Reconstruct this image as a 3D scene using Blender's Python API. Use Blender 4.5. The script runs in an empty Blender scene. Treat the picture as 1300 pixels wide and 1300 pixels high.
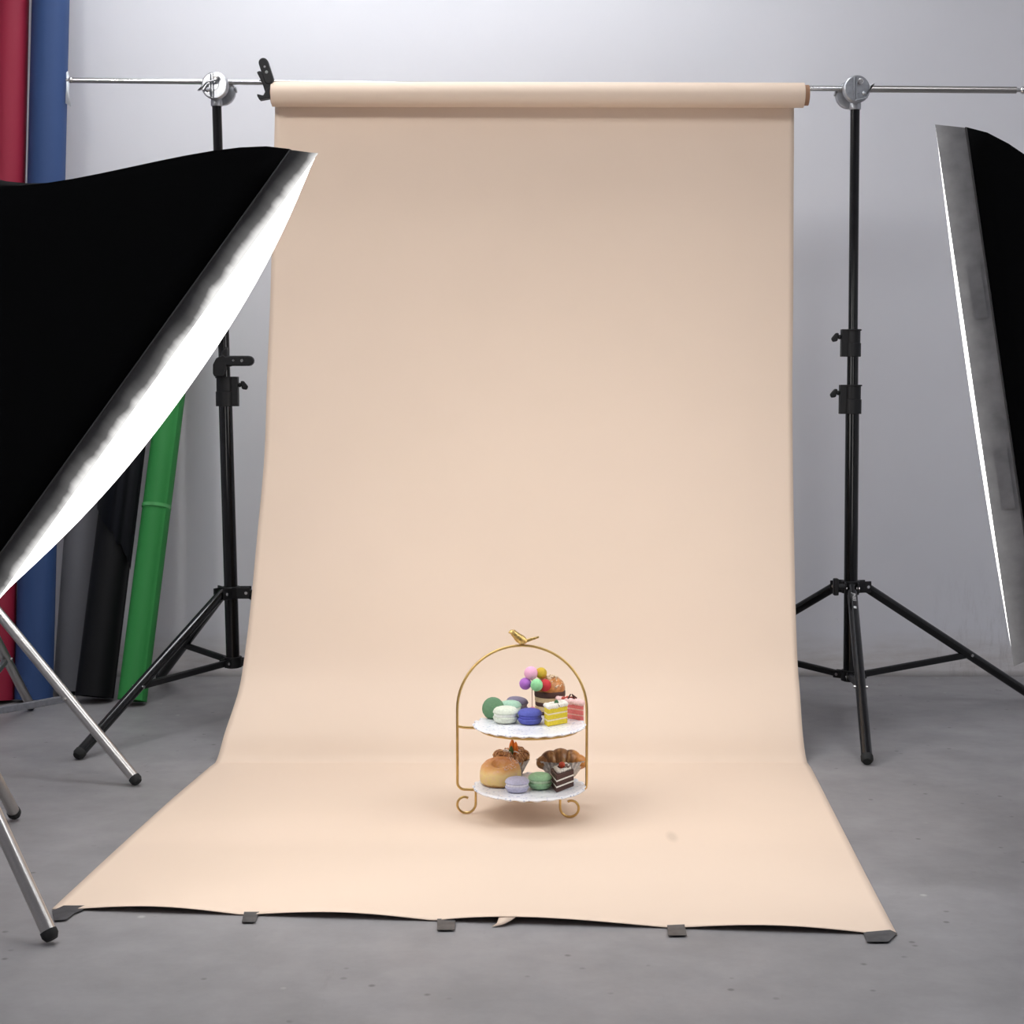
import bpy, bmesh, math, random
from mathutils import Vector, Matrix, Quaternion, noise
random.seed(4)
PI = math.pi
scn = bpy.context.scene
COL = scn.collection

# ------------------------------------------------------------------ camera
F = 2000.0                       # focal length in pixels of a 1300 px frame
TH = math.atan(148.0 / F)        # downward pitch
CAM = Vector((0, 0, 0.845))
FWD = Vector((0, math.cos(TH), -math.sin(TH)))
UP = Vector((0, math.sin(TH), math.cos(TH)))
RT = Vector((1, 0, 0))
cd = bpy.data.cameras.new('camera')
cam = bpy.data.objects.new('camera', cd); COL.objects.link(cam)
cam.location = CAM; cam.rotation_euler = (PI / 2 - TH, 0, 0)
cd.sensor_width = 36; cd.lens = 36 * F / 1300; cd.clip_start = 0.05
scn.camera = cam

def ray(px, py): return FWD + RT * ((px - 650) / F) + UP * (-(py - 650) / F)
def atc(px, py, zc): return CAM + ray(px, py) * zc           # by camera depth
def at(px, py, Y): d = ray(px, py); return CAM + d * (Y / d.y)   # by world Y
def plane(px, py, z=0.0): d = ray(px, py); return CAM + d * ((z - CAM.z) / d.z)
V = Vector

# ------------------------------------------------------------------ mesh builder
class MB:
    def __init__(s): s.v = []; s.f = []
    def add(s, vs, fs):
        b = len(s.v); s.v += [V(p) for p in vs]; s.f += [tuple(b + i for i in f) for f in fs]; return s
    def loft(s, rings, closed=True, cap0=True, cap1=True):
        n = len(rings[0]); vs = [p for r in rings for p in r]; fs = []
        m = n if closed else n - 1
        for i in range(len(rings) - 1):
            for j in range(m):
                k = (j + 1) % n
                fs.append((i * n + j, i * n + k, (i + 1) * n + k, (i + 1) * n + j))
        if closed and cap0: fs.append(tuple(reversed(range(n))))
        if closed and cap1: fs.append(tuple((len(rings) - 1) * n + j for j in range(n)))
        return s.add(vs, fs)
    def tube(s, pts, r, n=14, cap=True):
        pts = [V(p) for p in pts]; rr = r if isinstance(r, (list, tuple)) else [r] * len(pts)
        t0 = (pts[1] - pts[0]).normalized()
        ref = V((0, 0, 1)) if abs(t0.z) < .9 else V((0, 1, 0))
        u = t0.cross(ref).normalized(); rings = []
        for i, p in enumerate(pts):
            t = (pts[min(i + 1, len(pts) - 1)] - pts[max(i - 1, 0)]).normalized()
            u = (u - t * u.dot(t)).normalized(); w = t.cross(u)
            rings.append([p + (u * math.cos(2 * PI * k / n) + w * math.sin(2 * PI * k / n)) * rr[i] for k in range(n)])
        return s.loft(rings, True, cap, cap)
    def lathe(s, prof, n=32, mat=None, rf=None, cap0=True, cap1=True):
        rings = []
        for i, (r, z) in enumerate(prof):
            ring = []
            for k in range(n):
                a = 2 * PI * k / n; q = rf(a, r, z) if rf else r
                if isinstance(q, tuple): q, zz = q
                else: zz = z
                p = V((q * math.cos(a), q * math.sin(a), zz)); ring.append(mat @ p if mat else p)
            rings.append(ring)
        return s.loft(rings, True, cap0, cap1)
    def sphere(s, c, r, sc=(1, 1, 1), rot=None, n=20, m=12, nz=0.0, fr=30):
        prof = []; rings = []
        for i in range(m + 1):
            a = -PI / 2 + PI * i / m; rings.append([])
            for k in range(n):
                b = 2 * PI * k / n
                p = V((math.cos(a) * math.cos(b) * sc[0], math.cos(a) * math.sin(b) * sc[1], math.sin(a) * sc[2])) * r
                if nz: p *= 1 + nz * noise.noise((p + V(c)) * fr)
                if rot: p = rot @ p
                rings[-1].append(p + V(c))
        return s.loft(rings, True, False, False)
    def box(s, c, sz, rot=None):
        c = V(c); vs = []
        for x in (-.5, .5):
            for y in (-.5, .5):
                for z in (-.5, .5):
                    p = V((x * sz[0], y * sz[1], z * sz[2])); vs.append((rot @ p if rot else p) + c)
        return s.add(vs, [(0, 1, 3, 2), (4, 6, 7, 5), (0, 4, 5, 1), (2, 3, 7, 6), (0, 2, 6, 4), (1, 5, 7, 3)])
    def prism(s, poly, ext):
        a = [V(p) for p in poly]; e = V(ext); n = len(a)
        fs = [tuple(reversed(range(n))), tuple(range(n, 2 * n))]
        fs += [(i, (i + 1) % n, n + (i + 1) % n, n + i) for i in range(n)]
        return s.add(a + [p + e for p in a], fs)
    def build(s, name, mat, parent=None, shift=None, smooth=35, bevel=0, solid=0, sub=0, weld=True, ndiv=2):
        me = bpy.data.meshes.new(name)
        o_ = shift if shift is not None else V((0, 0, 0))
        me.from_pydata([p - o_ for p in s.v], [], s.f)
        bm = bmesh.new(); bm.from_mesh(me)
        if weld: bmesh.ops.remove_doubles(bm, verts=bm.verts, dist=1e-6)
        bmesh.ops.recalc_face_normals(bm, faces=bm.faces)
        bm.to_mesh(me); bm.free()
        me.materials.append(mat)
        if smooth:
            me.shade_smooth(); me.set_sharp_from_angle(angle=math.radians(smooth))
        o = bpy.data.objects.new(name, me); COL.objects.link(o)
        if parent is not None: o.parent = parent
        if bevel:
            m = o.modifiers.new('bevel', 'BEVEL'); m.width = bevel; m.segments = ndiv; m.limit_method = 'ANGLE'
        if solid:
            m = o.modifiers.new('solid', 'SOLIDIFY'); m.thickness = solid; m.offset = 0
        if sub:
            m = o.modifiers.new('sub', 'SUBSURF'); m.levels = sub; m.render_levels = sub
        return o

def tag(o, label, cat, group=None):
    o['label'] = label; o['category'] = cat
    if group: o['group'] = group
    return o
class T:                                        # a thing: an Empty at its base; parts given in world coordinates
    def __init__(s, name, label, cat, loc, group=None, rot=None):
        s.o = bpy.data.objects.new(name, None); COL.objects.link(s.o)
        s.o.location = loc; s.loc = V(loc); s.o.empty_display_size = .05
        s.rot = rot
        if rot: s.o.rotation_mode = 'QUATERNION'; s.o.rotation_quaternion = rot
        tag(s.o, label, cat, group)
    def part(s, name, mb, mat, parent=None, label=None, **k):
        o = mb.build(name, mat, parent or s.o, None if s.rot else s.loc, **k)
        if label: o['label'] = label
        return o
def struct(name, mb, mat, **k):
    o = mb.build(name, mat, **k); o['kind'] = 'structure'; return o

# ------------------------------------------------------------------ materials
def lin(c):
    if isinstance(c, str):
        c = [int(c[i:i + 2], 16) / 255 for i in (0, 2, 4)]
        c = [x / 12.92 if x <= .04045 else ((x + .055) / 1.055) ** 2.4 for x in c]
    return (*c, 1)
class NT:
    def __init__(s, name):
        s.m = bpy.data.materials.new(name); s.m.use_nodes = True; s.t = s.m.node_tree
        s.b = s.t.nodes['Principled BSDF']; s.out = s.t.nodes['Material Output']
    def n(s, kind, **k):
        x = s.t.nodes.new(kind)
        for a, b in k.items():
            if a in x.inputs: x.inputs[a].default_value = b
            else: setattr(x, a, b)
        return x
    def l(s, a, b): s.t.links.new(a, b)
    def coord(s, which='Object', scale=(1, 1, 1)):
        c = s.n('ShaderNodeTexCoord'); m = s.n('ShaderNodeMapping'); m.inputs['Scale'].default_value = scale
        s.l(c.outputs[which], m.inputs[0]); return m.outputs[0]
    def noise(s, co, scale, detail=3, rough=.5):
        x = s.n('ShaderNodeTexNoise'); x.inputs['Scale'].default_value = scale
        x.inputs['Detail'].default_value = detail; x.inputs['Roughness'].default_value = rough
        s.l(co, x.inputs['Vector']); return x.outputs['Fac']
    def ramp(s, fac, stops, interp='LINEAR'):
        r = s.n('ShaderNodeValToRGB'); r.color_ramp.interpolation = interp; e = r.color_ramp.elements
        while len(e) < len(stops): e.new(.5)
        for i, (p, c) in enumerate(stops):
            e[i].position = p; e[i].color = lin(c) if not isinstance(c, float) else (c, c, c, 1)
        s.l(fac, r.inputs[0]); return r.outputs['Color']
    def mix(s, fac, a, b, mode='MIX'):
        x = s.n('ShaderNodeMix', data_type='RGBA', blend_type=mode)
        for k, q in ((0, fac), (6, a), (7, b)):
            if hasattr(q, 'links'): s.l(q, x.inputs[k])
            elif k == 0: x.inputs[k].default_value = q
            else: x.inputs[k].default_value = lin(q) if not (isinstance(q, tuple) and len(q) == 4) else q
        return x.outputs[2]
    def math(s, op, a, b=0.0):
        x = s.n('ShaderNodeMath', operation=op)
        for k, q in ((0, a), (1, b)):
            if hasattr(q, 'links'): s.l(q, x.inputs[k])
            else: x.inputs[k].default_value = q
        return x.outputs[0]
    def bump(s, h, st=.2, d=.002):
        b = s.n('ShaderNodeBump'); b.inputs['Strength'].default_value = st; b.inputs['Distance'].default_value = d
        s.l(h, b.inputs['Height']); s.l(b.outputs[0], s.b.inputs['Normal'])
def mat(name, c, rough=.5, metal=0.0, var=.12, sc=40, bump=0, bd=.001, spec=.5, sheen=0, coat=0, stretch=(1, 1, 1)):
    t = NT(name); col = lin(c); co = t.coord('Object', stretch)
    nz = t.noise(co, sc)
    dark = tuple(x * (1 - var) for x in col[:3]); lite = tuple(min(1, x * (1 + var)) for x in col[:3])
    t.l(t.ramp(nz, [(.3, dark), (.7, lite)]), t.b.inputs['Base Color'])
    t.b.inputs['Roughness'].default_value = rough; t.b.inputs['Metallic'].default_value = metal
    t.b.inputs['Specular IOR Level'].default_value = spec
    if sheen: t.b.inputs['Sheen Weight'].default_value = sheen
    if coat: t.b.inputs['Coat Weight'].default_value = coat
    if bump: t.bump(nz, bump, bd)
    return t.m

# room surfaces
def wall_mat(dirty_with_dark_foot):
    t = NT('painted plaster wall' if dirty_with_dark_foot else 'plain white paint'); co = t.coord('Object')
    base = t.ramp(t.noise(co, 1.3, 5, .6), [(.3, (.77, .77, .81)), (.7, (.81, .81, .845))])
    if dirty_with_dark_foot:
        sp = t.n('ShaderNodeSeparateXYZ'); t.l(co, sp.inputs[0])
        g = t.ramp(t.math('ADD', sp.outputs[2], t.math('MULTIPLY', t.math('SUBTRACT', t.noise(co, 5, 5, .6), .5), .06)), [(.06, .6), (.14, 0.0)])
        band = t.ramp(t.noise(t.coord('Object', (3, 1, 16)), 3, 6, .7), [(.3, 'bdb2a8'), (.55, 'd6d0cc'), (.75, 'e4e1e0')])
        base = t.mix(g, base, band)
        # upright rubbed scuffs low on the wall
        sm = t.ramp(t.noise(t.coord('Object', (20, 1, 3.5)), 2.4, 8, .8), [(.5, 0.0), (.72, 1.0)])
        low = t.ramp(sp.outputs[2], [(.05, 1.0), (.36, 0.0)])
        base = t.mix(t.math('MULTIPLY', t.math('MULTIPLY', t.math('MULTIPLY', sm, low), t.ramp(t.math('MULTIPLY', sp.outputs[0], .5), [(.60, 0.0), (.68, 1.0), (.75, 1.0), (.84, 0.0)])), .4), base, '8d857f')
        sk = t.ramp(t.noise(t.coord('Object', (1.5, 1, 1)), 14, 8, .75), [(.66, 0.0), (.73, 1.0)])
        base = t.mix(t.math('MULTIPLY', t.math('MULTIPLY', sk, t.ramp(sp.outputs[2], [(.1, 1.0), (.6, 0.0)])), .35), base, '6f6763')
        # one darker line at the very foot
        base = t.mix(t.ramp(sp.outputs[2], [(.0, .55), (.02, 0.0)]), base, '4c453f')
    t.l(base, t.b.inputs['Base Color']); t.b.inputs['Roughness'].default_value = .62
    t.bump(t.noise(co, 60, 4), .05, .003)
    return t.m
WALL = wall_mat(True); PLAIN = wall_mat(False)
def floor_mat():
    t = NT('grey painted concrete'); co = t.coord('Object')
    a = t.ramp(t.noise(co, 1.6, 6, .6), [(.3, (.235, .225, .228)), (.7, (.285, .275, .28))])
    b = t.ramp(t.noise(co, 9, 6, .65), [(.35, (.88, .88, .88)), (.65, (1.06, 1.06, 1.06))])
    c = t.mix(1.0, a, b, 'MULTIPLY')
    vo = t.n('ShaderNodeTexVoronoi'); vo.inputs['Scale'].default_value = 20; vo.inputs['Randomness'].default_value = 1; t.l(co, vo.inputs['Vector'])
    sp = t.math('MULTIPLY', t.ramp(vo.outputs['Distance'], [(.06, 1.0), (.13, 0.0)]), t.ramp(t.noise(co, 11, 2), [(.50, 0.0), (.58, 1.0)]))
    c = t.mix(t.math('MULTIPLY', sp, .75), c, (.09, .085, .085))
    v2 = t.n('ShaderNodeTexVoronoi'); v2.inputs['Scale'].default_value = 9; t.l(co, v2.inputs['Vector'])
    s2 = t.math('MULTIPLY', t.ramp(v2.outputs['Distance'], [(.03, 1.0), (.07, 0.0)]), t.ramp(t.noise(co, 7, 2), [(.52, 0.0), (.6, 1.0)]))
    c = t.mix(t.math('MULTIPLY', s2, .5), c, (.55, .53, .52))
    st = t.ramp(t.noise(t.coord('Object', (5, 1.2, 1)), 3.2, 8, .75), [(.62, 0.0), (.72, 1.0)])
    c = t.mix(t.math('MULTIPLY', st, .3), c, (.15, .14, .14))
    t.l(c, t.b.inputs['Base Color'])
    t.l(t.ramp(t.noise(co, 5, 5, .6), [(.3, .42), (.7, .6)]), t.b.inputs['Roughness'])
    t.bump(t.noise(co, 25, 5), .12, .002)
    return t.m
FLOOR = floor_mat()
def paper_mat(name, c, var=.02, rough=.62, stain=None, spec=.35):
    t = NT(name); co = t.coord('Object'); col = lin(c)
    a = t.ramp(t.noise(co, 2.2, 4), [(.3, tuple(x * (1 - var) for x in col[:3])), (.7, tuple(min(1, x * (1 + var)) for x in col[:3]))])
    if stain:
        mp = t.n('ShaderNodeMapping'); mp.inputs['Location'].default_value = (-stain[0] / stain[2], -stain[1] / stain[3], 0); mp.inputs['Scale'].default_value = (1 / stain[2], 1 / stain[3], 0)
        t.l(t.coord('Object'), mp.inputs[0]); le = t.n('ShaderNodeVectorMath', operation='LENGTH'); t.l(mp.outputs[0], le.inputs[0])
        a = t.mix(t.ramp(le.outputs['Value'], [(.35, .55), (1.0, 0.0)]), a, (.56, .44, .34))
    t.l(a, t.b.inputs['Base Color']); t.b.inputs['Roughness'].default_value = rough
    t.b.inputs['Specular IOR Level'].default_value = spec
    t.bump(t.noise(co, 180, 3), .03, .001)
    return t.m
PAPER = paper_mat('cream backdrop paper', (.775, .615, .487))
CORE = paper_mat('brown cardboard', (.36, .20, .12), .1, .8)
RED = paper_mat('crimson paper', (.27, .010, .035), .05)
BLUE = paper_mat('navy blue paper', (.030, .068, .19), .05)
GREY = paper_mat('mid grey paper', (.16, .16, .175), .05)
BLACKP = paper_mat('black paper', (.004, .004, .005), .1, .55, spec=.2)
CHAR = paper_mat('blue black paper', (.007, .008, .012), .1, .55, spec=.25)
GREEN = paper_mat('chroma green paper', (.03, .25, .055), .05)
PAPER_SPOT = None

BLKPOLE = mat('black anodised metal', (.004, .004, .0045), .14, 0, .1, 60, spec=.45)
BLKPLAS = mat('black textured plastic', (.007, .007, .008), .5, 0, .15, 300, .1, spec=.35)
RUBBER = mat('black rubber', (.012, .012, .012), .8, 0, .15, 90)
CHROME = mat('polished chrome', (.62, .61, .60), .22, 1, .05, 30)
STEEL = mat('brushed steel tube', (.50, .48, .46), .30, 1, .08, 60, stretch=(20, 20, 1))
CAST = mat('cast aluminium', (.42, .43, .45), .4, 1, .12, 90, .15)
FABRIC = mat('black softbox fabric', (.0025, .0025, .0028), .9, 0, .15, 300, .1, spec=.05)
TAPE = mat('grey black gaffer tape', (.055, .054, .055), .42, 0, .35, 60, .3, .002)
WTAPE = mat('clear white tape', (.72, .76, .80), .35, 0, .08, 40)
GOLD = mat('gold metal', (.62, .42, .16), .3, 1, .1, 50)
GOLDR = mat('cast gold bird', (.66, .46, .17), .34, 1, .35, 260, .6, .002)
FOIL = mat('silver foil paper', (.62, .60, .58), .36, .85, .35, 140, .4, .003)
WHITEINK = mat('white printing', (.7, .7, .7), .5)
LENS = mat('lamp housing', (.02, .02, .022), .4, 0, .1, 80)

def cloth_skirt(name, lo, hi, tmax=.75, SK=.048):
    # thin white cloth; glow fall-off painted as translucency, dark at the shell (local z = 0)
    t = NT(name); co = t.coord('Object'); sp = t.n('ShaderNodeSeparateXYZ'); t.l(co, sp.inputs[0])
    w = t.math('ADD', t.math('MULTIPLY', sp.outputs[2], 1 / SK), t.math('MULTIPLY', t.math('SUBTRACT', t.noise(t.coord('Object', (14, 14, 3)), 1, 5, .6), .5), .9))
    glow_fade = t.ramp(w, [(lo, (.004, .004, .004)), ((lo + hi) / 2, (tmax * .12, tmax * .12, tmax * .12)), (hi, (tmax, tmax, tmax))])
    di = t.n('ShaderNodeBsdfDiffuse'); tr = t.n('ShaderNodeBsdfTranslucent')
    t.l(glow_fade, tr.inputs[0])
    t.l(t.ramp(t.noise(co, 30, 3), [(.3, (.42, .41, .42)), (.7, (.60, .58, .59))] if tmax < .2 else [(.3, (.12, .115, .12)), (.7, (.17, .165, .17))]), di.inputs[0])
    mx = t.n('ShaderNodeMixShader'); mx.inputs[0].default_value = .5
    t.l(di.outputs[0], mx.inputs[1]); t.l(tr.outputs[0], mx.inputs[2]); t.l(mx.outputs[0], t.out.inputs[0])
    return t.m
def emit(name, c, s):
    t = NT(name); t.b.inputs['Base Color'].default_value = (.8, .8, .8, 1)
    co = t.coord('Object'); t.l(t.ramp(t.noise(co, 20, 2), [(.3, tuple(x * .97 for x in c)), (.7, c)]), t.b.inputs['Emission Color'])
    t.b.inputs['Emission Strength'].default_value = s
    return t.m

# ------------------------------------------------------------------ room
WY = plane(650, 858.5).y
X0, X1, Y0, ZC = -2.9, 2.9, -1.6, 3.0
struct('floor', MB().box(((X0 + X1) / 2, (Y0 + WY) / 2, -.05), (X1 - X0 + .4, WY - Y0 + .4, .1)), FLOOR, smooth=0)
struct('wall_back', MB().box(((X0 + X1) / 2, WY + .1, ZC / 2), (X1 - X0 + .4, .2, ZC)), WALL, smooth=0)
struct('wall_left', MB().box((X0 - .1, (Y0 + WY) / 2, ZC / 2), (.2, WY - Y0, ZC)), PLAIN, smooth=0)
struct('wall_right', MB().box((X1 + .1, (Y0 + WY) / 2, ZC / 2), (.2, WY - Y0, ZC)), PLAIN, smooth=0)
struct('wall_front', MB().box(((X0 + X1) / 2, Y0 - .1, ZC / 2), (X1 - X0 + .4, .2, ZC)), PLAIN, smooth=0)
struct('ceiling', MB().box(((X0 + X1) / 2, (Y0 + WY) / 2, ZC + .05), (X1 - X0 + .4, WY - Y0 + .4, .1)), PLAIN, smooth=0)

# ------------------------------------------------------------------ lights of the place and added fill panels
KEY_L, KEY_R, CEIL, SPOT = 4.0, 3.3, 15.0, 115.0
def ceiling_light(label, x, y, sx, sy, strength, col=(.93, .96, 1.0)):
    t = T('ceiling_light', label, 'ceiling light', (x, y, ZC), 'panels on the ceiling')
    f = MB()
    for sgn in (-1, 1):
        f.box((x + sgn * (sx / 2 + .015), y, ZC - .03), (.03, sy + .06, .06)); f.box((x, y + sgn * (sy / 2 + .015), ZC - .03), (sx, .03, .06))
    t.part('frame', f, mat('white enamel', (.7, .7, .7), .4), smooth=0)
    t.part('light_panel', MB().box((x, y, ZC - .025), (sx, sy, .03)), emit('ceiling lamp glow %s' % label[:12], col, strength), smooth=0)
ceiling_light('flat white ceiling lamp above the left part of the back wall', -.35, 4.05, 1.7, .35, CEIL)
ceiling_light('square white ceiling lamp over the left front of the room', -1.0, 1.6, 1.1, .6, 11.0)  # unseen panel added to lift the ambient light on walls and floor
ceiling_light('square white ceiling lamp over the right front of the room', 1.3, 2.2, 1.1, .6, 11.0)  # second unseen panel, also added as general fill light

# ------------------------------------------------------------------ backdrop: crossbar, roll and sheet
ROLL_ZC = 4.06
ra = atc(345.5, 119.5, ROLL_ZC); rb = atc(1020, 121, ROLL_ZC); RR = .0315
YR = (ra.y + rb.y) / 2
bd = T('paper_backdrop', 'long cream paper backdrop sweeping from its roll onto the floor', 'backdrop', V(((ra.x + rb.x) / 2, 3.0, 0)))
ax = (rb - ra).normalized()
def ringpts(c, r, n=40, sq=0):
    u = V((0, 1, 0)); w = ax.cross(u)
    return [c + (u * math.cos(2 * PI * k / n) + w * math.sin(2 * PI * k / n)) * r for k in range(n)]
m = MB().loft([ringpts(ra, RR), ringpts(rb, RR), ringpts(rb, RR - .009), ringpts(ra, RR - .009), ringpts(ra, RR)], True, False, False)
bd.part('paper_roll', m, PAPER)
ca, cb = ra - ax * .002, rb + ax * .0125
m = MB().loft([ringpts(ca, RR - .0055), ringpts(cb, RR - .0005) if 0 else ringpts(cb, RR - .0055), ringpts(cb, RR - .013), ringpts(ca, RR - .013), ringpts(ca, RR - .0055)], True, False, False)
bd.part('core_tube', m, CORE, label='brown cardboard core')
rows = [(140, 349, 1008, 0), (190, 348, 1008, 0), (250, 346.5, 1007.5, 0), (383, 343, 1007, 0), (480, 339, 1006, 0), (580, 335.5, 1006.5, 0),
        (680, 326.5, 1008, 0), (770, 318, 1010, 0), (840, 309.5, 1012.5, 0), (880, 302, 1015.5, 0), (930, 285.5, 1019, 0)]
smz = [4.098, 4.094, 4.09, 4.075, 4.05, 4.01, 3.955, 3.895, 3.84, 3.785, 3.685]
L = []; R = []
for (y, xl, xr, _), zc in zip(rows, smz):
    L.append(atc(xl, y, zc)); R.append(atc(xr, y, zc))
top_l, top_r = V((L[0].x, YR + RR + .001, ra.z)), V((R[0].x, YR + RR + .001, rb.z))
L = [top_l] + L; R = [top_r] + R
FL = [(965, 275), (976, 263.5), (1020, 212), (1090, 135), (1154, 66)]
FR = [(965, 1024), (978, 1031.5), (1030, 1058), (1110, 1099), (1186.5, 1139)]
for (a, b), h in zip(zip(FL, FR), (.006, .002, .0016, .0016, .0016)):
    L.append(plane(a[1], a[0], h)); R.append(plane(b[1], b[0], h))
def cat(p, i, t):
    a, b, c, d = p[max(i - 1, 0)], p[i], p[i + 1], p[min(i + 2, len(p) - 1)]
    return .5 * ((2 * b) + (c - a) * t + (2 * a - 5 * b + 4 * c - d) * t * t + (3 * b - a - 3 * c + d) * t ** 3)
NC = 96
tapes_u = [0.018, .2345, .466, .742, .981]
def lift(u):
    prev = None
    for i in range(len(tapes_u) - 1):
        a, b = tapes_u[i], tapes_u[i + 1]
        if a <= u <= b:
            t = (u - a) / (b - a); am = [.0095, .009, .0105, .009][i]
            if i == 2: t = t ** .75
            return am * math.sin(PI * t) ** 1.1
    return 0
rings = []; SUBD = 8
for i in range(len(L) - 1):
    nsub = 20 if i == len(L) - 2 else SUBD
    for k in range(nsub + (1 if i == len(L) - 2 else 0)):
        t = k / nsub; a = cat(L, i, t); b = cat(R, i, t); a.z = max(a.z, .0014); b.z = max(b.z, .0014)
        row = []
        for j in range(NC + 1):
            u = j / NC; p = a.lerp(b, u)
            if i == len(L) - 2:
                p.z += lift(u) * (t ** 3)
                if t > .9: p.y -= .010 * math.sin(PI * min(1, abs(u - .54) * 40)) * 0
            row.append(p)
        rings.append(row)
m = MB(); m.loft(rings, False, False, False)
sp_ = plane(853, 1062, .002) - bd.loc
bd.part('paper_sheet', m, paper_mat('cream backdrop paper with a stain', (.775, .615, .487), stain=(sp_.x, sp_.y, .014, .045)), solid=.0008, smooth=60)
# the little torn tongue at the front edge
j0, j1 = int(.545 * NC), int(.570 * NC)
e0, e1 = rings[-1][j0], rings[-1][j1]
m = MB().add([e0 + V((0, .004, 0)), e1 + V((0, .004, 0)), e1 + V((-.010, -.006, -.004)), e1 + V((-.022, -.014, -.0075)), V((e0.x - .012, e0.y - .020, .0016)), V((e0.x - .004, e0.y - .010, .004))], [(0, 1, 2, 5), (2, 3, 4, 5)])
bd.part('torn_corner', m, PAPER, solid=.0008)
def tapeq(label, pts, back=2):
    # the strip: rear half on the paper, front half down on the floor
    m = MB(); top = [plane(x, y, .0028) for x, y in pts]; n = len(top)
    t2 = [p + V((0, 0, .0006)) for p in top]
    m.prism(top, (0, 0, .0008))
    c = sum(top, V()) / n
    o = m.build('tape_strip', TAPE, None, V((c.x, c.y, 0)), smooth=0); o.location = V((c.x, c.y, 0))
    tag(o, label, 'tape', 'tape along the front edge of the backdrop')
tapeq('wide crumpled black tape at the left front corner of the backdrop', [(66, 1157), (81, 1150), (112, 1150), (104, 1156), (94, 1160), (84, 1168), (69, 1169)])
tapeq('small dark tape strip second from the left along the paper edge', [(310, 1158), (329, 1158), (324, 1171), (307, 1171)])
tapeq('dark tape strip in the middle of the front paper edge, below the cake stand', [(555, 1167), (579, 1166), (577, 1181), (555, 1181)])
tapeq('square grey-black tape strip on the front edge, below the stain spot', [(847, 1175), (869, 1174), (872, 1188), (848, 1188)])
tapeq('wide black tape at the right front corner of the backdrop', [(1096, 1184), (1130, 1181), (1139, 1185), (1128, 1196), (1101, 1196)])

# crossbar through the roll
YB = YR + .0
RODR = .0078
b0, b1 = at(92, 102, YB), at(1108, 113.2, YB)
rod = T('crossbar', 'thin chrome telescopic crossbar carrying the paper roll', 'crossbar', V((0, YB, b0.z)))
rod.part('inner_tube', MB().tube([b0, at(1100, 113, YB)], .0068), CHROME)
rod.part('outer_tube', MB().tube([at(1094, 113, YB), at(1290, 114.5, YB)], .0088), STEEL)
rod.part('end_pin', MB().tube([at(84, 101.5, YB), at(93, 101.8, YB)], [.003, .003]).sphere(at(90, 101.8, YB), .0075), CHROME)
rod.part('end_cap', MB().tube([at(1288, 114.5, YB), at(1294, 114.6, YB), at(1310, 114.8, YB)], [.006, .005, .005]).sphere(at(1299, 114.7, YB), .0095), CHROME)

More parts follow.
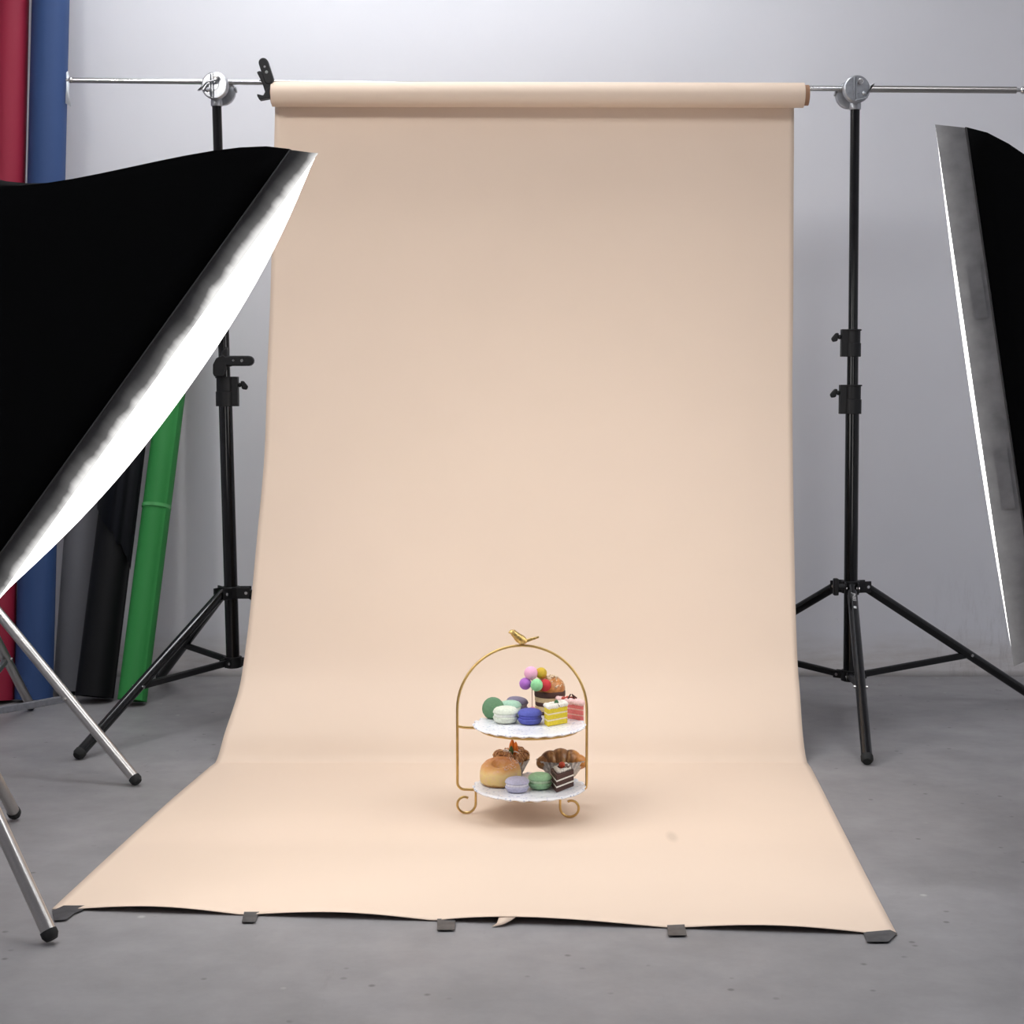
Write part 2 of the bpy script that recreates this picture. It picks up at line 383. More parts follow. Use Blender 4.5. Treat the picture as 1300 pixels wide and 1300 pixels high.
# ------------------------------------------------------------------ tripod stands
def line(a, b, t): return a + (b - a) * t
def tripod(name, label, C, top, feet, zh, zl, sections, mats, leg_r, joint=.6, cat='light stand', group=None, locks=(), cap=.035):
    """C base centre (z = 0), top end of the pole, feet on the floor, zh/zl heights of the leg hub and of the brace hub,
    sections = [(z0, z1, radius)], locks = [(z, radius, height)]"""
    t = T(name, label, cat, C, group); pm, hm, bm_ = mats
    pol = lambda z: line(C, top, z / top.z)
    for z0, z1, r in sections:
        t.part('pole_section', MB().tube([pol(z0), pol(z1)], r, 24), pm)
    zmax = sections[0][2]
    h = MB().tube([pol(zh - .016), pol(zh + .016)], zmax + .007, 24)
    lh = MB().tube([pol(zl - .014), pol(zl + .014)], zmax + .006, 24)
    legs = []
    for fpos in feet:
        d = (fpos - C); d.z = 0; d.normalize(); sd = d.cross(V((0, 0, 1)))
        rot = Matrix((d, sd, V((0, 0, 1)))).transposed()
        for s_ in (-1, 1):
            h.box(pol(zh) + d * (zmax + .016) + sd * s_ * (leg_r + .003), (.036, .004, .03), rot)
            lh.box(pol(zl) + d * (zmax + .012) + sd * s_ * .009, (.03, .003, .02), rot)
    hub = t.part('leg_hub', h, hm, bevel=.0015)
    low = t.part('brace_hub', lh, hm, bevel=.001)
    for k, fpos in enumerate(feet):
        d = (fpos - C); d.z = 0; d.normalize(); sd = d.cross(V((0, 0, 1)))
        a = pol(zh) + d * (zmax + .024); b = fpos + V((0, 0, leg_r * .75)); dr = (b - a).normalized()
        lg = t.part('leg', MB().tube([a - dr * .004, b - dr * .012], leg_r, 20), pm)
        t.part('foot_cap', MB().tube([b - dr * cap, b - dr * .006, b + dr * .001], [leg_r + .0015, leg_r + .0015, leg_r * .8], 18), bm_, parent=lg, label='black rubber foot cap')
        j = line(a, b, joint); q = pol(zl) + d * (zmax + .016)
        dq = (j - q).normalized(); up = sd.cross(dq)
        rot = Matrix((dq, sd, up)).transposed(); ln = (j - q).length
        t.part('brace', MB().box((j + q) / 2, (ln + .01, .012, .017), rot), hm, bevel=.003)
        for pt, w in ((a, leg_r + .007), (j, leg_r + .004), (q, .013)):
            t.part('bolt', MB().tube([pt - sd * w, pt + sd * w], .0042, 12), CHROME, parent=lg, label='bright metal rivet')
    for (z, r, hh, side) in locks:
        c = pol(z)
        lk = MB().tube([c + V((0, 0, -hh / 2)), c + V((0, 0, 0))], r + .002, 24).tube([c, c + V((0, 0, hh / 2))], r, 24)
        lk.tube([c + V((0, 0, hh / 2 - .004)), c + V((0, 0, hh / 2))], r + .003, 24)
        lk.box(c + V((side * (r + .004), 0, 0)), (.016, r * 1.2, hh))
        lko = t.part('lock_collar', lk, BLKPLAS, bevel=.001)
        e = c + V((side * (r + .012), 0, hh * .22))
        kb = MB().tube([e, e + V((side * .008, 0, 0))], .006, 14)
        kb.prism([e + V((side * .006, -.006, .010)), e + V((side * .014, -.006, .011)), e + V((side * .026, -.006, -.004)), e + V((side * .022, -.006, -.013)), e + V((side * .010, -.006, -.011))], (0, .012, 0))
        t.part('wing_knob', kb, BLKPLAS, parent=lko, bevel=.003)
    return t, pol

def swivel(t, c, flip, pt):
    """cast grip head: two thick discs, a split jaw, a tee handle and a socket"""
    n = V((.14 * flip, -1, 0)).normalized(); u = V((n.y, -n.x, 0)).normalized() * -1; z = V((0, 0, 1))
    rot = Matrix((u, z, n)).transposed().to_4x4()
    M1 = Matrix.Translation(c) @ rot
    R_ = .035
    d = MB()
    d.lathe([(R_ * .9, .012), (R_, .014), (R_, .026), (R_ * .92, .029), (.012, .029), (.012, .030)], 36, M1)
    d.lathe([(R_ * .9, -.026), (R_, -.024), (R_, -.014), (R_ * .9, -.012)], 36, M1 @ Matrix.Translation((-.006 * flip, -.008, 0)))
    d.lathe([(.016, -.014), (.016, .014)], 20, M1)
    for xx in (-.010, -.003, ):
        d.box(M1 @ V((xx, .0, .031)), (.003, .058, .006), (M1.to_3x3()))
    hd = t.part('swivel_head', d, CAST, bevel=.001, label='cast metal grip head clamping the bar')
    s = MB().lathe([(.014, -.048), (.015, -.046), (.015, -.032), (.012, -.026), (.012, -.012)], 24, Matrix.Translation(V((pt.x, pt.y, c.z))))
    t.part('socket', s, CAST, parent=hd)
    e = M1 @ V((.006, .018, .030))
    s = MB().lathe([(.008, 0), (.008, .006), (.0045, .0065), (.0045, .004)], 18, Matrix.Translation(e) @ rot)
    t.part('bolt', s, CHROME, parent=hd)
    p = [M1 @ V(q) for q in [(x * flip, (y_ if flip > 0 else -.6 * y_ - .008), zq) for x, y_, zq in ((.032, .006, .036), (.037, .009, .036), (.016, -.022, .036), (-.010, -.030, .036), (-.010, -.034, .036), (.022, -.026, .036))]]
    lv = MB().prism(p, n * .008); lv.sphere(M1 @ V((.012 * flip, -.014, .045)), .006)
    t.part('lever', lv, CAST, parent=hd, bevel=.002)
    lv = MB().tube([M1 @ V((-.028 * flip, -.006, -.018)), M1 @ V((-.044 * flip, -.003, -.020))], [.006, .008], 12)
    t.part('knob', lv, CAST, parent=hd, bevel=.001)

blk = (BLKPOLE, BLKPLAS, RUBBER)
# right stand
CR = V((at(1079.5, 850, YB).x, YB, 0)); F1 = plane(1101, 972); F2 = plane(1297, 892)
rr = (F1 - CR).length
F2 = CR + (F2 - CR).normalized() * rr * 1.0
f3 = V((-(F1 - CR).normalized() - (F2 - CR).normalized())).normalized() * rr + CR
topR = at(1085.5, 134, YB); topR = V((topR.x, CR.y, topR.z))
zat = lambda py, Y: at(650, py, Y).z
z_l1, z_l2 = zat(507, CR.y), zat(435.5, CR.y)
st, pol = tripod('background_stand', 'black tripod stand holding the right end of the crossbar', CR, topR, [F1, F2, f3],
                 zat(745, CR.y), zat(857, CR.y), [(zat(857, CR.y) - .016, z_l1, .0178), (z_l1, z_l2, .0146), (z_l2, topR.z, .0122)],
                 blk, .0128, .6, 'light stand', 'stands carrying the crossbar', cap=.016, locks=[(z_l1, .0215, .076, -1), (z_l2, .019, .071, -1)])
swivel(st, at(1083.5, 115.5, YB), 1, topR)
# spare locking knob on the hub, as in the photo, and lettering on the front leg
hub = [o for o in st.o.children if o.name.startswith('leg_hub')][0]
kc = at(1063, 745, 4.05)
st.part('hub_knob', MB().tube([kc + V((.02, 0, 0)), kc], .008, 14).box(kc + V((-.004, 0, 0)), (.013, .02, .044)), BLKPLAS, parent=hub, bevel=.003)
def text_on(parent_thing, parent_obj, txt, size, a, b, nrm, start, name):
    cu = bpy.data.curves.new('lettering', 'FONT'); cu.body = txt; cu.size = size; cu.extrude = .0002; cu.align_y = 'CENTER'
    o = bpy.data.objects.new('tmp', cu); COL.objects.link(o)
    dg = bpy.context.evaluated_depsgraph_get(); me = bpy.data.meshes.new_from_object(o.evaluated_get(dg))
    bpy.data.objects.remove(o)
    d = (b - a).normalized(); n = (nrm - d * nrm.dot(d)).normalized(); s = n.cross(d)
    M = Matrix.Translation(a + d * start + n * .0133 - parent_thing.loc) @ Matrix((d, s, n)).transposed().to_4x4()
    me.transform(M); me.materials.append(WHITEINK)
    ob = bpy.data.objects.new(name, me); COL.objects.link(ob); ob.parent = parent_obj; ob['label'] = 'white printed lettering'
legF = [o for o in st.o.children if o.name.startswith('leg') and not o.name.startswith('leg_hub')][0]
ha = pol(zat(745, CR.y)) + (F1 - CR).normalized() * (.0178 + .024)
F1b = F1 + V((0, 0, .0128 * .75))
text_on(st, legF, 'JINBEI', .0125, ha, F1b, V((0, -1, .3)), .034, 'lettering')
qd = (F1b - ha).normalized(); qn = V((0, -1, .3)); qn = (qn - qd * qn.dot(qd)).normalized(); qs = qn.cross(qd)
st.part('logo_mark', MB().box(ha + qd * .092 + qn * .0130, (.008, .007, .001), Matrix((qd, qs, qn)).transposed()), WHITEINK, parent=legF, smooth=0, label='small white square mark')

# left stand
CL = V((at(297, 845, YB).x, YB, 0)); G1 = plane(98, 965); G2 = plane(207, 866)
rl = (G1 - CL).length
G2 = CL + (G2 - CL).normalized() * rl
g3 = V((-(G1 - CL).normalized() - (G2 - CL).normalized())).normalized() * rl + CL
topL = at(275, 126, CL.y)
zl1 = zat(497, CL.y)
sl, poll = tripod('background_stand', 'black tripod stand holding the left end of the crossbar, behind the softbox', CL, topL, [G1, G2, g3],
                  zat(752, CL.y), zat(840, CL.y), [(zat(840, CL.y) - .016, zl1, .0178), (zl1, zl1 + .25, .0146), (zl1 + .2, topL.z, .0122)],
                  blk, .0128, .6, 'light stand', 'stands carrying the crossbar', cap=.016, locks=[(zl1, .0225, .077, 1), (zl1 + .25, .019, .071, 1)])
swivel(sl, at(276.5, 111, YB), -1, topL)

# spring clamps
def spring_clamp(label, Y, th, arm1, arm2, hole1, jaw, pivot, grp='black spring clamps'):
    c = at(pivot[0], pivot[1], Y)
    t = T('spring_clamp', label, 'clamp', c, grp)
    P = lambda q, y: [at(a, b, y) for a, b in q]
    t.part('handle', MB().prism(P(arm1, Y - th / 2), (0, th, 0)), BLKPLAS, bevel=.003)
    t.part('handle', MB().prism(P(arm2, Y - th / 2 + .002), (0, th - .004, 0)), BLKPLAS, bevel=.003)
    t.part('jaw', MB().prism(P(jaw, Y - th / 2), (0, th, 0)), BLKPLAS, bevel=.002)
    t.part('pivot', MB().tube([c + V((0, -th * .6, 0)), c + V((0, th * .6, 0))], .004, 14), CHROME, label='bright metal pivot pin')
    h = at(hole1[0], hole1[1], Y)
    t.part('rivet', MB().tube([h + V((0, -th * .53, 0)), h + V((0, th * .53, 0))], .0028, 14), CHROME, label='bright metal rivet')
def capsule(x0, y0, x1, y1, w, n=8):
    d = math.atan2(y1 - y0, x1 - x0); r = w / 2
    return [(x0 + r * math.cos(d + PI / 2 + PI * k / n), y0 + r * math.sin(d + PI / 2 + PI * k / n)) for k in range(n + 1)] + \
           [(x1 + r * math.cos(d - PI / 2 + PI * k / n), y1 + r * math.sin(d - PI / 2 + PI * k / n)) for k in range(n + 1)]
spring_clamp('black spring clamp gripping the left end of the paper roll', YB - .012, .026, capsule(334, 79, 341, 101, 12),
             [(325.5, 91), (330, 89.5), (341, 98), (346, 104), (345, 119), (337, 119), (333, 106)], (337, 86),
             [(326, 119), (334, 121), (338, 113), (347, 106), (347.5, 123), (329, 126.5), (326.5, 122)], (339.5, 93))
spring_clamp('black spring clamp on the left stand pole, beside the softbox edge', CL.y - .024, .024, capsule(290, 458, 315, 458, 13),
             [(280, 447), (288, 440), (290, 456), (297, 458), (296, 464), (288, 466), (284, 462)], (297, 457.5),
             [(270, 463), (274, 455), (283, 450), (289, 456), (284, 478), (272, 478), (270, 474)], (308, 458))

# ------------------------------------------------------------------ softboxes
def softbox(label, side_px_top, side_px_bot, d_top, d_bot, width, graze, depth, bulge, flare, em, skirt_mat, swap=1, patches=(), SK=.048, p=1.5):
    Tp = atc(*side_px_top, d_top); Bt = atc(*side_px_bot, d_bot)
    e = (Tp - Bt); half = e.length / 2; e.normalize(); mid = (Tp + Bt) / 2
    v = (CAM - mid).normalized(); n0 = e.cross(v).normalized() * swap
    vp = (v - e * v.dot(e)).normalized()
    n = (n0 * math.cos(graze) + vp * math.sin(graze)).normalized()
    w = e.cross(n).normalized()
    if w.y < 0: w = -w
    # local axes: x = w (away from the camera), y = e or its opposite, z = n
    y_ = n.cross(w).normalized(); ys = 1 if y_.dot(e) > 0 else -1
    rot = Matrix((w, y_, n)).transposed()
    centre = mid + w * width / 2 - n * SK
    t = T('softbox', label, 'softbox', centre, 'studio softboxes', rot.to_quaternion())
    hx = width / 2
    def rect(hx_, hy_, z, nn=14, bow=0.0, oy=0.0):
        pts = []
        for k in range(4):
            for i in range(nn):
                s = i / nn; q = -1 + 2 * s
                if k == 0: a, b = q, -1
                elif k == 1: a, b = 1, q
                elif k == 2: a, b = -q, 1
                else: a, b = -1, -q
                f = 1 - bow * (1 - q * q)
                x, y = a * hx_, b * hy_
                if k in (0, 2): y *= f
                else: x *= f
                pts.append(V((x, y + oy, z)))
        return pts
    NN = 14
    def circ(r, z, oy=0):
        out = []
        for k in range(4):
            for i in range(NN):
                a = -3 * PI / 4 + PI / 2 * (k + i / NN); out.append(V((r * math.cos(a), r * math.sin(a) + oy, z)))
        return out
    hy = half
    # shell
    rings = []; K = 14
    for i in range(K + 1):
        s = i / K; f = (1 - s ** p)                         # bowed rods
        z = -depth * s
        A = rect(hx * f + .068 * (1 - f), (hy - flare) * f + .068 * (1 - f), z, NN, .05 * math.sin(PI * s)); B = circ(.085, z)
        k = s * s
        rings.append([a.lerp(b, k) for a, b in zip(A, B)])
    t.part('shell', MB().loft(rings, True, False, False), FABRIC, solid=.003, smooth=50)
    # skirt of thin cloth between the shell and the front
    rings = []
    for i in range(7):
        s = i / 6; r_ = rect(hx, hy - flare * (1 - s), SK * s, NN)
        rings.append([q + V((0, 0, .004 * noise.noise(q * 12) * math.sin(PI * s))) for q in r_])
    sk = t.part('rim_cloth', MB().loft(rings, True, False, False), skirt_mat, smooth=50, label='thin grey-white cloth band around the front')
    for (s0, s1) in patches:
        yy0, yy1 = ys * hy * s0, ys * hy * s1
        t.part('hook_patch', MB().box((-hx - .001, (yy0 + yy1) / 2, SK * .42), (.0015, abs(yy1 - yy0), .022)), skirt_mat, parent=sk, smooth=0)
    # piping at the seams
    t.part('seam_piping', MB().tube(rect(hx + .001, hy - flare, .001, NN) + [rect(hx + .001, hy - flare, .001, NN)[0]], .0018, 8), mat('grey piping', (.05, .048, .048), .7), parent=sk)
    # front diffuser: a pillow
    m = MB(); NU, NV = 20, 28; rows_ = []
    for i in range(NV + 1):
        y = -1 + 2 * i / NV; row = []
        for j in range(NU + 1):
            x = -1 + 2 * j / NU
            row.append(V((x * hx, y * hy, SK + bulge * (max(0, 1 - abs(x) ** 2.6) ** .6) * (max(0, 1 - abs(y) ** 2.2) ** .8))))
        rows_.append(row)
    m.loft(rows_, False, False, False)
    t.part('diffuser', m, em, label='glowing white front cloth')
    # speed ring and lamp head behind
    t.part('speed_ring', MB().loft([circ(.07, -depth - .004), circ(.092, -depth - .004), circ(.092, -depth - .03), circ(.07, -depth - .03), circ(.07, -depth - .004)], True, False, False), CAST)
    lh = MB().lathe([(.062, -depth - .35), (.066, -depth - .34), (.066, -depth - .03), (.075, -depth - .012)], 28)
    ho = t.part('lamp_head', lh, LENS)
    W = lambda q: centre + rot @ V(q)
    return t, W, centre, n, depth
softL = softbox('large tilted softbox at left, black shell and glowing face towards the backdrop', (404, 194.5), (-8, 768), 2.40, 2.40, .60, math.radians(-2), .42, .060, .022,
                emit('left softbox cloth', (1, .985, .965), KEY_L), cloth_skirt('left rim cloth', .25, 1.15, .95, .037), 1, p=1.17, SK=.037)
softR = softbox('upright softbox at the right edge with grey rim band and dark shell', (1187, 158), (1287, 846), 2.58, 2.62, .60, math.radians(-2), .42, .013, .016,
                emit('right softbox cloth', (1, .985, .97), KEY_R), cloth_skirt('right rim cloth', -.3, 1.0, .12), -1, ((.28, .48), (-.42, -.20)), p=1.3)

chr_ = (STEEL, CAST, RUBBER)
def lamp_mount(t, W, depth):
    a = W((0, 0, -depth - .2)); return a
# stand carrying the left softbox
lampL = lamp_mount(*softL[:2], softL[4])
H1 = plane(66, 1199); H2 = plane(20, 1041)
CB = V((-1.05, 2.70, 0)); rB = ((H1 - CB).length + (H2 - CB).length) / 2
h3 = V((-(H1 - CB).normalized() - (H2 - CB).normalized())).normalized() * rB + CB
tB, pB = tripod('lamp_stand', 'chrome lamp stand with its leg ends beside the left tape corner', CB, V((lampL.x, lampL.y, lampL.z - .07)), [H1, H2, h3], .585, .22,
       [(.18, .75, .0125), (.7, lampL.z - .07, .0105)], chr_, .0118, .55, 'light stand', 'chrome lamp stands', [(.75, .019, .05, 1)], cap=.014)
tB.part('lamp_bracket', MB().tube([lampL + V((0, 0, -.10)), lampL + V((0, 0, -.055))], .018, 18), CAST)
# second chrome stand, further back, with a small dish lamp on a short boom
K1 = plane(175, 998); K2 = plane(40, 902)
CA = V((-1.29, 3.64, 0)); rA = ((K1 - CA).length + (K2 - CA).length) / 2
k3 = V((-(K1 - CA).normalized() - (K2 - CA).normalized())).normalized() * rA + CA
SP = V((-1.33, 3.05, 2.17))
tA, pA = tripod('lamp_stand', 'chrome lamp stand farther back, its leg crossing before the coloured rolls', CA, V((-1.29, 3.64, 2.1)), [K1, K2, k3], .43, .10,
       [(.07, .8, .0125), (.78, 2.1, .0105)], chr_, .0118, .61, 'light stand', 'chrome lamp stands', [(.8, .019, .05, 1)], cap=.014)
tA.part('boom_arm', MB().tube([V((-1.29, 3.72, 2.09)), SP + V((0, .10, .02))], .010, 16), STEEL)
aim = (V((-.1, 4.1, 1.35)) - SP).normalized()
q = aim.to_track_quat('Z', 'Y').to_matrix().to_4x4()
dl = T('dish_lamp', 'small dish lamp on the boom of the farther chrome stand', 'lamp', SP)
dl.part('housing', MB().lathe([(.04, -.2), (.055, -.19), (.055, -.02)], 24, Matrix.Translation(SP) @ q), LENS)
dl.part('dish', MB().lathe([(.05, -.02), (.09, .05), (.11, .10), (.108, .10), (.088, .052), (.048, -.018)], 28, Matrix.Translation(SP) @ q, cap0=False, cap1=False), CAST)
dl.part('bulb', MB().lathe([(.085, .045), (.086, .05), (.04, .055), (.001, .056)], 24, Matrix.Translation(SP) @ q), emit('dish lamp glow', (1, .97, .93), SPOT))
# stand of the right softbox (legs out of the frame)
lampR = lamp_mount(*softR[:2], softR[4])
CS = V((lampR.x, lampR.y, 0)); rS = .44
ft = [CS + V((rS * math.cos(math.radians(a)), rS * math.sin(math.radians(a)), 0)) for a in (35, 155, 275)]
tS, pS = tripod('lamp_stand', 'chrome lamp stand under the right softbox', CS, V((CS.x, CS.y, lampR.z - .07)), ft, .55, .2,
       [(.16, .72, .0125), (.7, lampR.z - .07, .0105)], chr_, .0118, .55, 'light stand', 'chrome lamp stands', [(.72, .019, .05, 1)], cap=.014)
tS.part('lamp_bracket', MB().tube([lampR + V((0, 0, -.10)), lampR + V((0, 0, -.055))], .018, 18), CAST)

# ------------------------------------------------------------------ paper rolls leaning at the back wall
def lean_roll(label, bx, by, tx, ty, r, length, matl, off=.008, spiral=None, grp='spare paper rolls leaning on the wall'):
    b = plane(bx, by); b.y += r
    ytop = WY - r - off
    # the upper end lies on the wall, on the picture line through the two given points, at the right length
    lo_, hi_ = .02, 6.0
    for _ in range(50):
        md = (lo_ + hi_) / 2; end = at(bx + (tx - bx) * md, by + (ty - by) * md, ytop)
        if (end - b).length < length: lo_ = md
        else: hi_ = md
    d = (end - b).normalized()
    sidev = d.cross(V((0, 1, 0))).normalized(); fr = sidev.cross(d)
    lift_ = r * math.sqrt(max(0, 1 - d.z ** 2)); b = b + V((0, 0, lift_ + .001)); end = end + V((0, 0, lift_))
    t = T('paper_roll', label, 'paper roll', V((b.x, b.y, 0)), grp)
    n = 48; a0 = spiral if spiral is not None else PI * .5
    def ring(c, rad, sp=True):
        return [c + (sidev * math.cos(a0 + 2 * PI * k / n) + fr * math.sin(a0 + 2 * PI * k / n)) * (rad * (1 + (.07 * k / n if sp else 0))) for k in range(n)]
    wr = t.part('wrapped_paper', MB().loft([ring(b, r * .94), ring(end, r * .94), ring(end, r * .8, False), ring(b, r * .8, False), ring(b, r * .94)], True, False, False), matl, smooth=30)
    t.part('core_tube', MB().loft([ring(b + d * .004, r * .79, False), ring(end - d * .004, r * .79, False), ring(end - d * .004, r * .68, False), ring(b + d * .004, r * .68, False), ring(b + d * .004, r * .79, False)], True, False, False), CORE, smooth=30)
    return t, b, end, d, sidev, fr, wr
rolls = {}
rolls['red'] = lean_roll('tall crimson paper roll at the far left edge', -12, 896, 13, 0, .050, 2.72, RED)
rolls['blue'] = lean_roll('tall navy blue paper roll beside the crimson one', 36, 895, 63, 0, .0525, 2.72, BLUE, spiral=PI * .1)
rolls['grey'] = lean_roll('mid-grey paper roll between the blue and black rolls', 84, 885, 104, 640, .050, 1.40, GREY, spiral=0)
rolls['black'] = lean_roll('black paper roll with a ragged outer wrap left of the green roll', 113, 896, 155.5, 584, .053, 1.36, BLACKP, spiral=PI)
rolls['green'] = lean_roll('bright green paper roll leaning at the right end of the rolls', 163, 899, 206, 578, .0405, 1.38, GREEN, spiral=-PI * .75)
# ragged outer layer on the black roll
t, b, end, d, sv, fr, wr = rolls['black']
m = MB(); rg0 = []; rg1 = []
N = 40
for k in range(N + 1):
    a = PI * 1.02 + PI * 1.1 * k / N
    dirv = sv * math.cos(a) + fr * math.sin(a)
    rg = .0570
    low = .36 + .22 * (k / N) + .02 * noise.noise(V((k * .35, 0, 3)))
    rg0.append(b + d * low + dirv * rg); rg1.append(b + d * 1.34 + dirv * rg)
m.loft([rg0, rg1], False)
t.part('torn_wrap', m, CHAR, solid=.0012, label='loose blue-black outer sheet with a ragged lower edge')
# tape band on the green roll
t, b, end, d, sv, fr, wr = rolls['green']
c = b + d * .545
t.part('tape_band', MB().tube([c - d * .005, c + d * .005], .0409, 40, False), mat('clear green tape', (.09, .38, .12), .25), label='shiny clear tape band')
# curled white tape tab on the blue roll
t, b, end, d, sv, fr, wr = rolls['blue']
def rp(px, py, Y): return at(px, py, Y)
Yt = 4.50
m = MB().add([rp(84, 92, Yt), rp(86, 90, Yt), rp(88.5, 100, Yt + .004), rp(87.5, 118, Yt + .006), rp(90.5, 136, Yt + .004), rp(83, 131, Yt), rp(84, 112, Yt)], [(0, 1, 2, 3, 4, 5, 6)])
t.part('tape_tab', m, WTAPE, solid=.0008, label='loose white tape tab')

# ------------------------------------------------------------------ the cake stand
Cc = plane(660, 1036); CY = Cc.y
PX = lambda px, z=0.19: at(px, 920, CY).x
UPZ, LOZ = .1865, .0605          # plate surfaces
pc = V((at(672, 920, CY).x, CY, 0)); PRAD = .112
cs = T('cake_stand', 'gold wire two-tier cake stand with a bird on its arch', 'cake stand', V((pc.x, CY, 0)))
WR = .0027
xl, xr = at(580.5, 900, CY).x, at(745, 900, CY).x
zt = at(660, 819.5, CY).z; arx = (xr - xl) / 2; cx = (xl + xr) / 2; zs = zt - arx
arch = []
zb = at(580, 993, CY).z
def plate_ring(z, r): return [V((pc.x + r * math.cos(2 * PI * k / 48), CY + r * math.sin(2 * PI * k / 48), z)) for k in range(49)]
arch = [V((pc.x - .085, CY, LOZ - .0074)), V((pc.x - .100, CY, LOZ - .0074)), V((xl + .018, CY, LOZ - .006))]
for k in range(6):
    a = PI * 1.5 - (PI / 2) * k / 5; arch.append(V((xl + .014 + .014 * math.cos(a), CY, LOZ - .006 + .014 + .014 * math.sin(a))))
for k in range(33):
    a = PI - PI * k / 32; arch.append(V((cx + arx * math.cos(a), CY, zs + arx * math.sin(a))))
arch += [V((xr, CY, LOZ + .008)), V((xr - .001, CY, LOZ - .002)), V((xr - .006, CY, LOZ - .0072)), V((pc.x + .085, CY, LOZ - .0074))]
cs.part('arch', MB().tube(arch, WR, 12), GOLD)
r1 = cs.part('plate_ring', MB().tube(plate_ring(UPZ - .0074, .099), WR, 12), GOLD)
r2 = cs.part('plate_ring', MB().tube(plate_ring(LOZ - .0074, .085), WR, 12), GOLD)
cs.part('side_bar', MB().tube([V((xl, CY, UPZ - .003)), V((xl + .012, CY, UPZ - .0055)), V((pc.x - .099, CY, UPZ - .0074))], WR, 10), GOLD)
cs.part('side_bar', MB().tube([V((xr, CY, UPZ - .003)), V((xr - .006, CY, UPZ - .0055)), V((pc.x + .099, CY, UPZ - .0074))], WR, 10), GOLD)
def scroll(px_off, ang, base, r, sgn):
    """leg that drops from the ring and curls outwards; ang = heading outwards in plan"""
    o = V((math.cos(ang), math.sin(ang), 0)); pts = []
    z0 = LOZ - .0075; h = z0
    rd = (V((base.x, base.y, 0)) - V((pc.x, pc.y, 0))).normalized() * .085
    pts.append(V((pc.x + rd.x, pc.y + rd.y, z0))); pts.append(base + (V((pc.x, pc.y, 0)) - base).normalized() * .004 + V((0, 0, z0 - .0002))); pts.append(base + V((0, 0, z0 - .004))); pts.append(base + V((0, 0, z0 * .62)))
    R0 = .0215; c = base + o * R0 + V((0, 0, R0 + WR))
    for k in range(30):
        a = PI + (1.62 * PI) * k / 29; rad = R0 * (1 - .48 * (k / 29) ** 1.6)
        cc = c + o * (-.002 * k / 29)
        pts.append(cc + o * rad * math.cos(a) + V((0, 0, rad * math.sin(a))))
    return MB().tube(pts, WR * .92, 10)
lf = plane(604, 1034.5); rf_ = plane(711, 1039.5)
cs.part('foot', scroll(0, PI, V((lf.x, lf.y, 0)), .02, 1), GOLD)
cs.part('foot', scroll(0, 0, V((rf_.x, rf_.y, 0)), .02, 1), GOLD)
cs.part('foot', scroll(0, PI * .5, V((pc.x, pc.y + .092, 0)), .02, 1), GOLD)
# bird
b = V((cx - .002, CY, zt + WR))
bm_ = MB(); S = .00168
def bp(x, y): return b + V(((x - 658) * S, 0, (817 - y) * S))
bm_.tube([bp(643, 803.2), bp(645.5, 802.3), bp(648, 802.8), bp(651, 805.6), bp(655, 809.5), bp(659, 812), bp(662.5, 813), bp(665, 813.6)],
         [.0010, .0042, .0064, .0070, .0092, .0096, .0068, .0034], 16)
bo = cs.part('bird', bm_, GOLDR, label='small cast gold bird')
tl = MB().prism([bp(662, 811.5) + V((0, -.003, 0)), bp(664, 815) + V((0, -.003, 0)), bp(679.3, 809.3) + V((0, -.003, 0)), bp(679, 807.2) + V((0, -.003, 0))], (0, .006, 0))
cs.part('tail', tl, GOLDR, parent=bo, bevel=.0008)
lgm = MB()
for dx in (-1, 3): lgm.tube([bp(658 + dx, 813), bp(658 + dx, 817.6)], .0013, 8)
cs.part('bird_legs', lgm, GOLDR, parent=bo)

def plate_mat():
    t = NT('white lace china'); co = t.coord('Object')
    v = t.n('ShaderNodeTexVoronoi'); v.inputs['Scale'].default_value = 130; t.l(co, v.inputs['Vector'])
    c = t.ramp(v.outputs['Distance'], [(.16, (.36, .42, .60)), (.36, (.86, .87, .90))])
    n2 = t.ramp(t.noise(co, 60, 2), [(.38, 0.0), (.55, 1.0)])
    t.l(t.mix(n2, (.86, .86, .89), c), t.b.inputs['Base Color'])
    t.b.inputs['Roughness'].default_value = .3
    t.bump(v.outputs['Distance'], .5, .0015); return t.m
CHINA = plate_mat()
def plate(label, z):
    def rf(a, r, zz): return r * (1 + (.018 * math.cos(24 * a) if r > .108 else 0)), zz + (.0012 * math.cos(24 * a) if r > .105 else 0)
    m = MB().lathe([(.001, z - .0046), (.100, z - .0046), (.108, z - .0036), (.112, z - .0022), (.1128, z - .0004), (.111, z + .0012), (.104, z + .0014), (.094, z + .0004), (.086, z), (.001, z)], 144, Matrix.Translation((pc.x, CY, 0)), rf, False, False)
    o = m.build('plate', CHINA, None, V((pc.x, CY, z)), smooth=50); o.location = (pc.x, CY, z)
    tag(o, label, 'plate', 'lace edged plates')
plate('white lace-edged plate on the upper tier, carrying the balloon pick', UPZ)
plate('white lace-edged plate on the lower tier, carrying the croissant', LOZ)

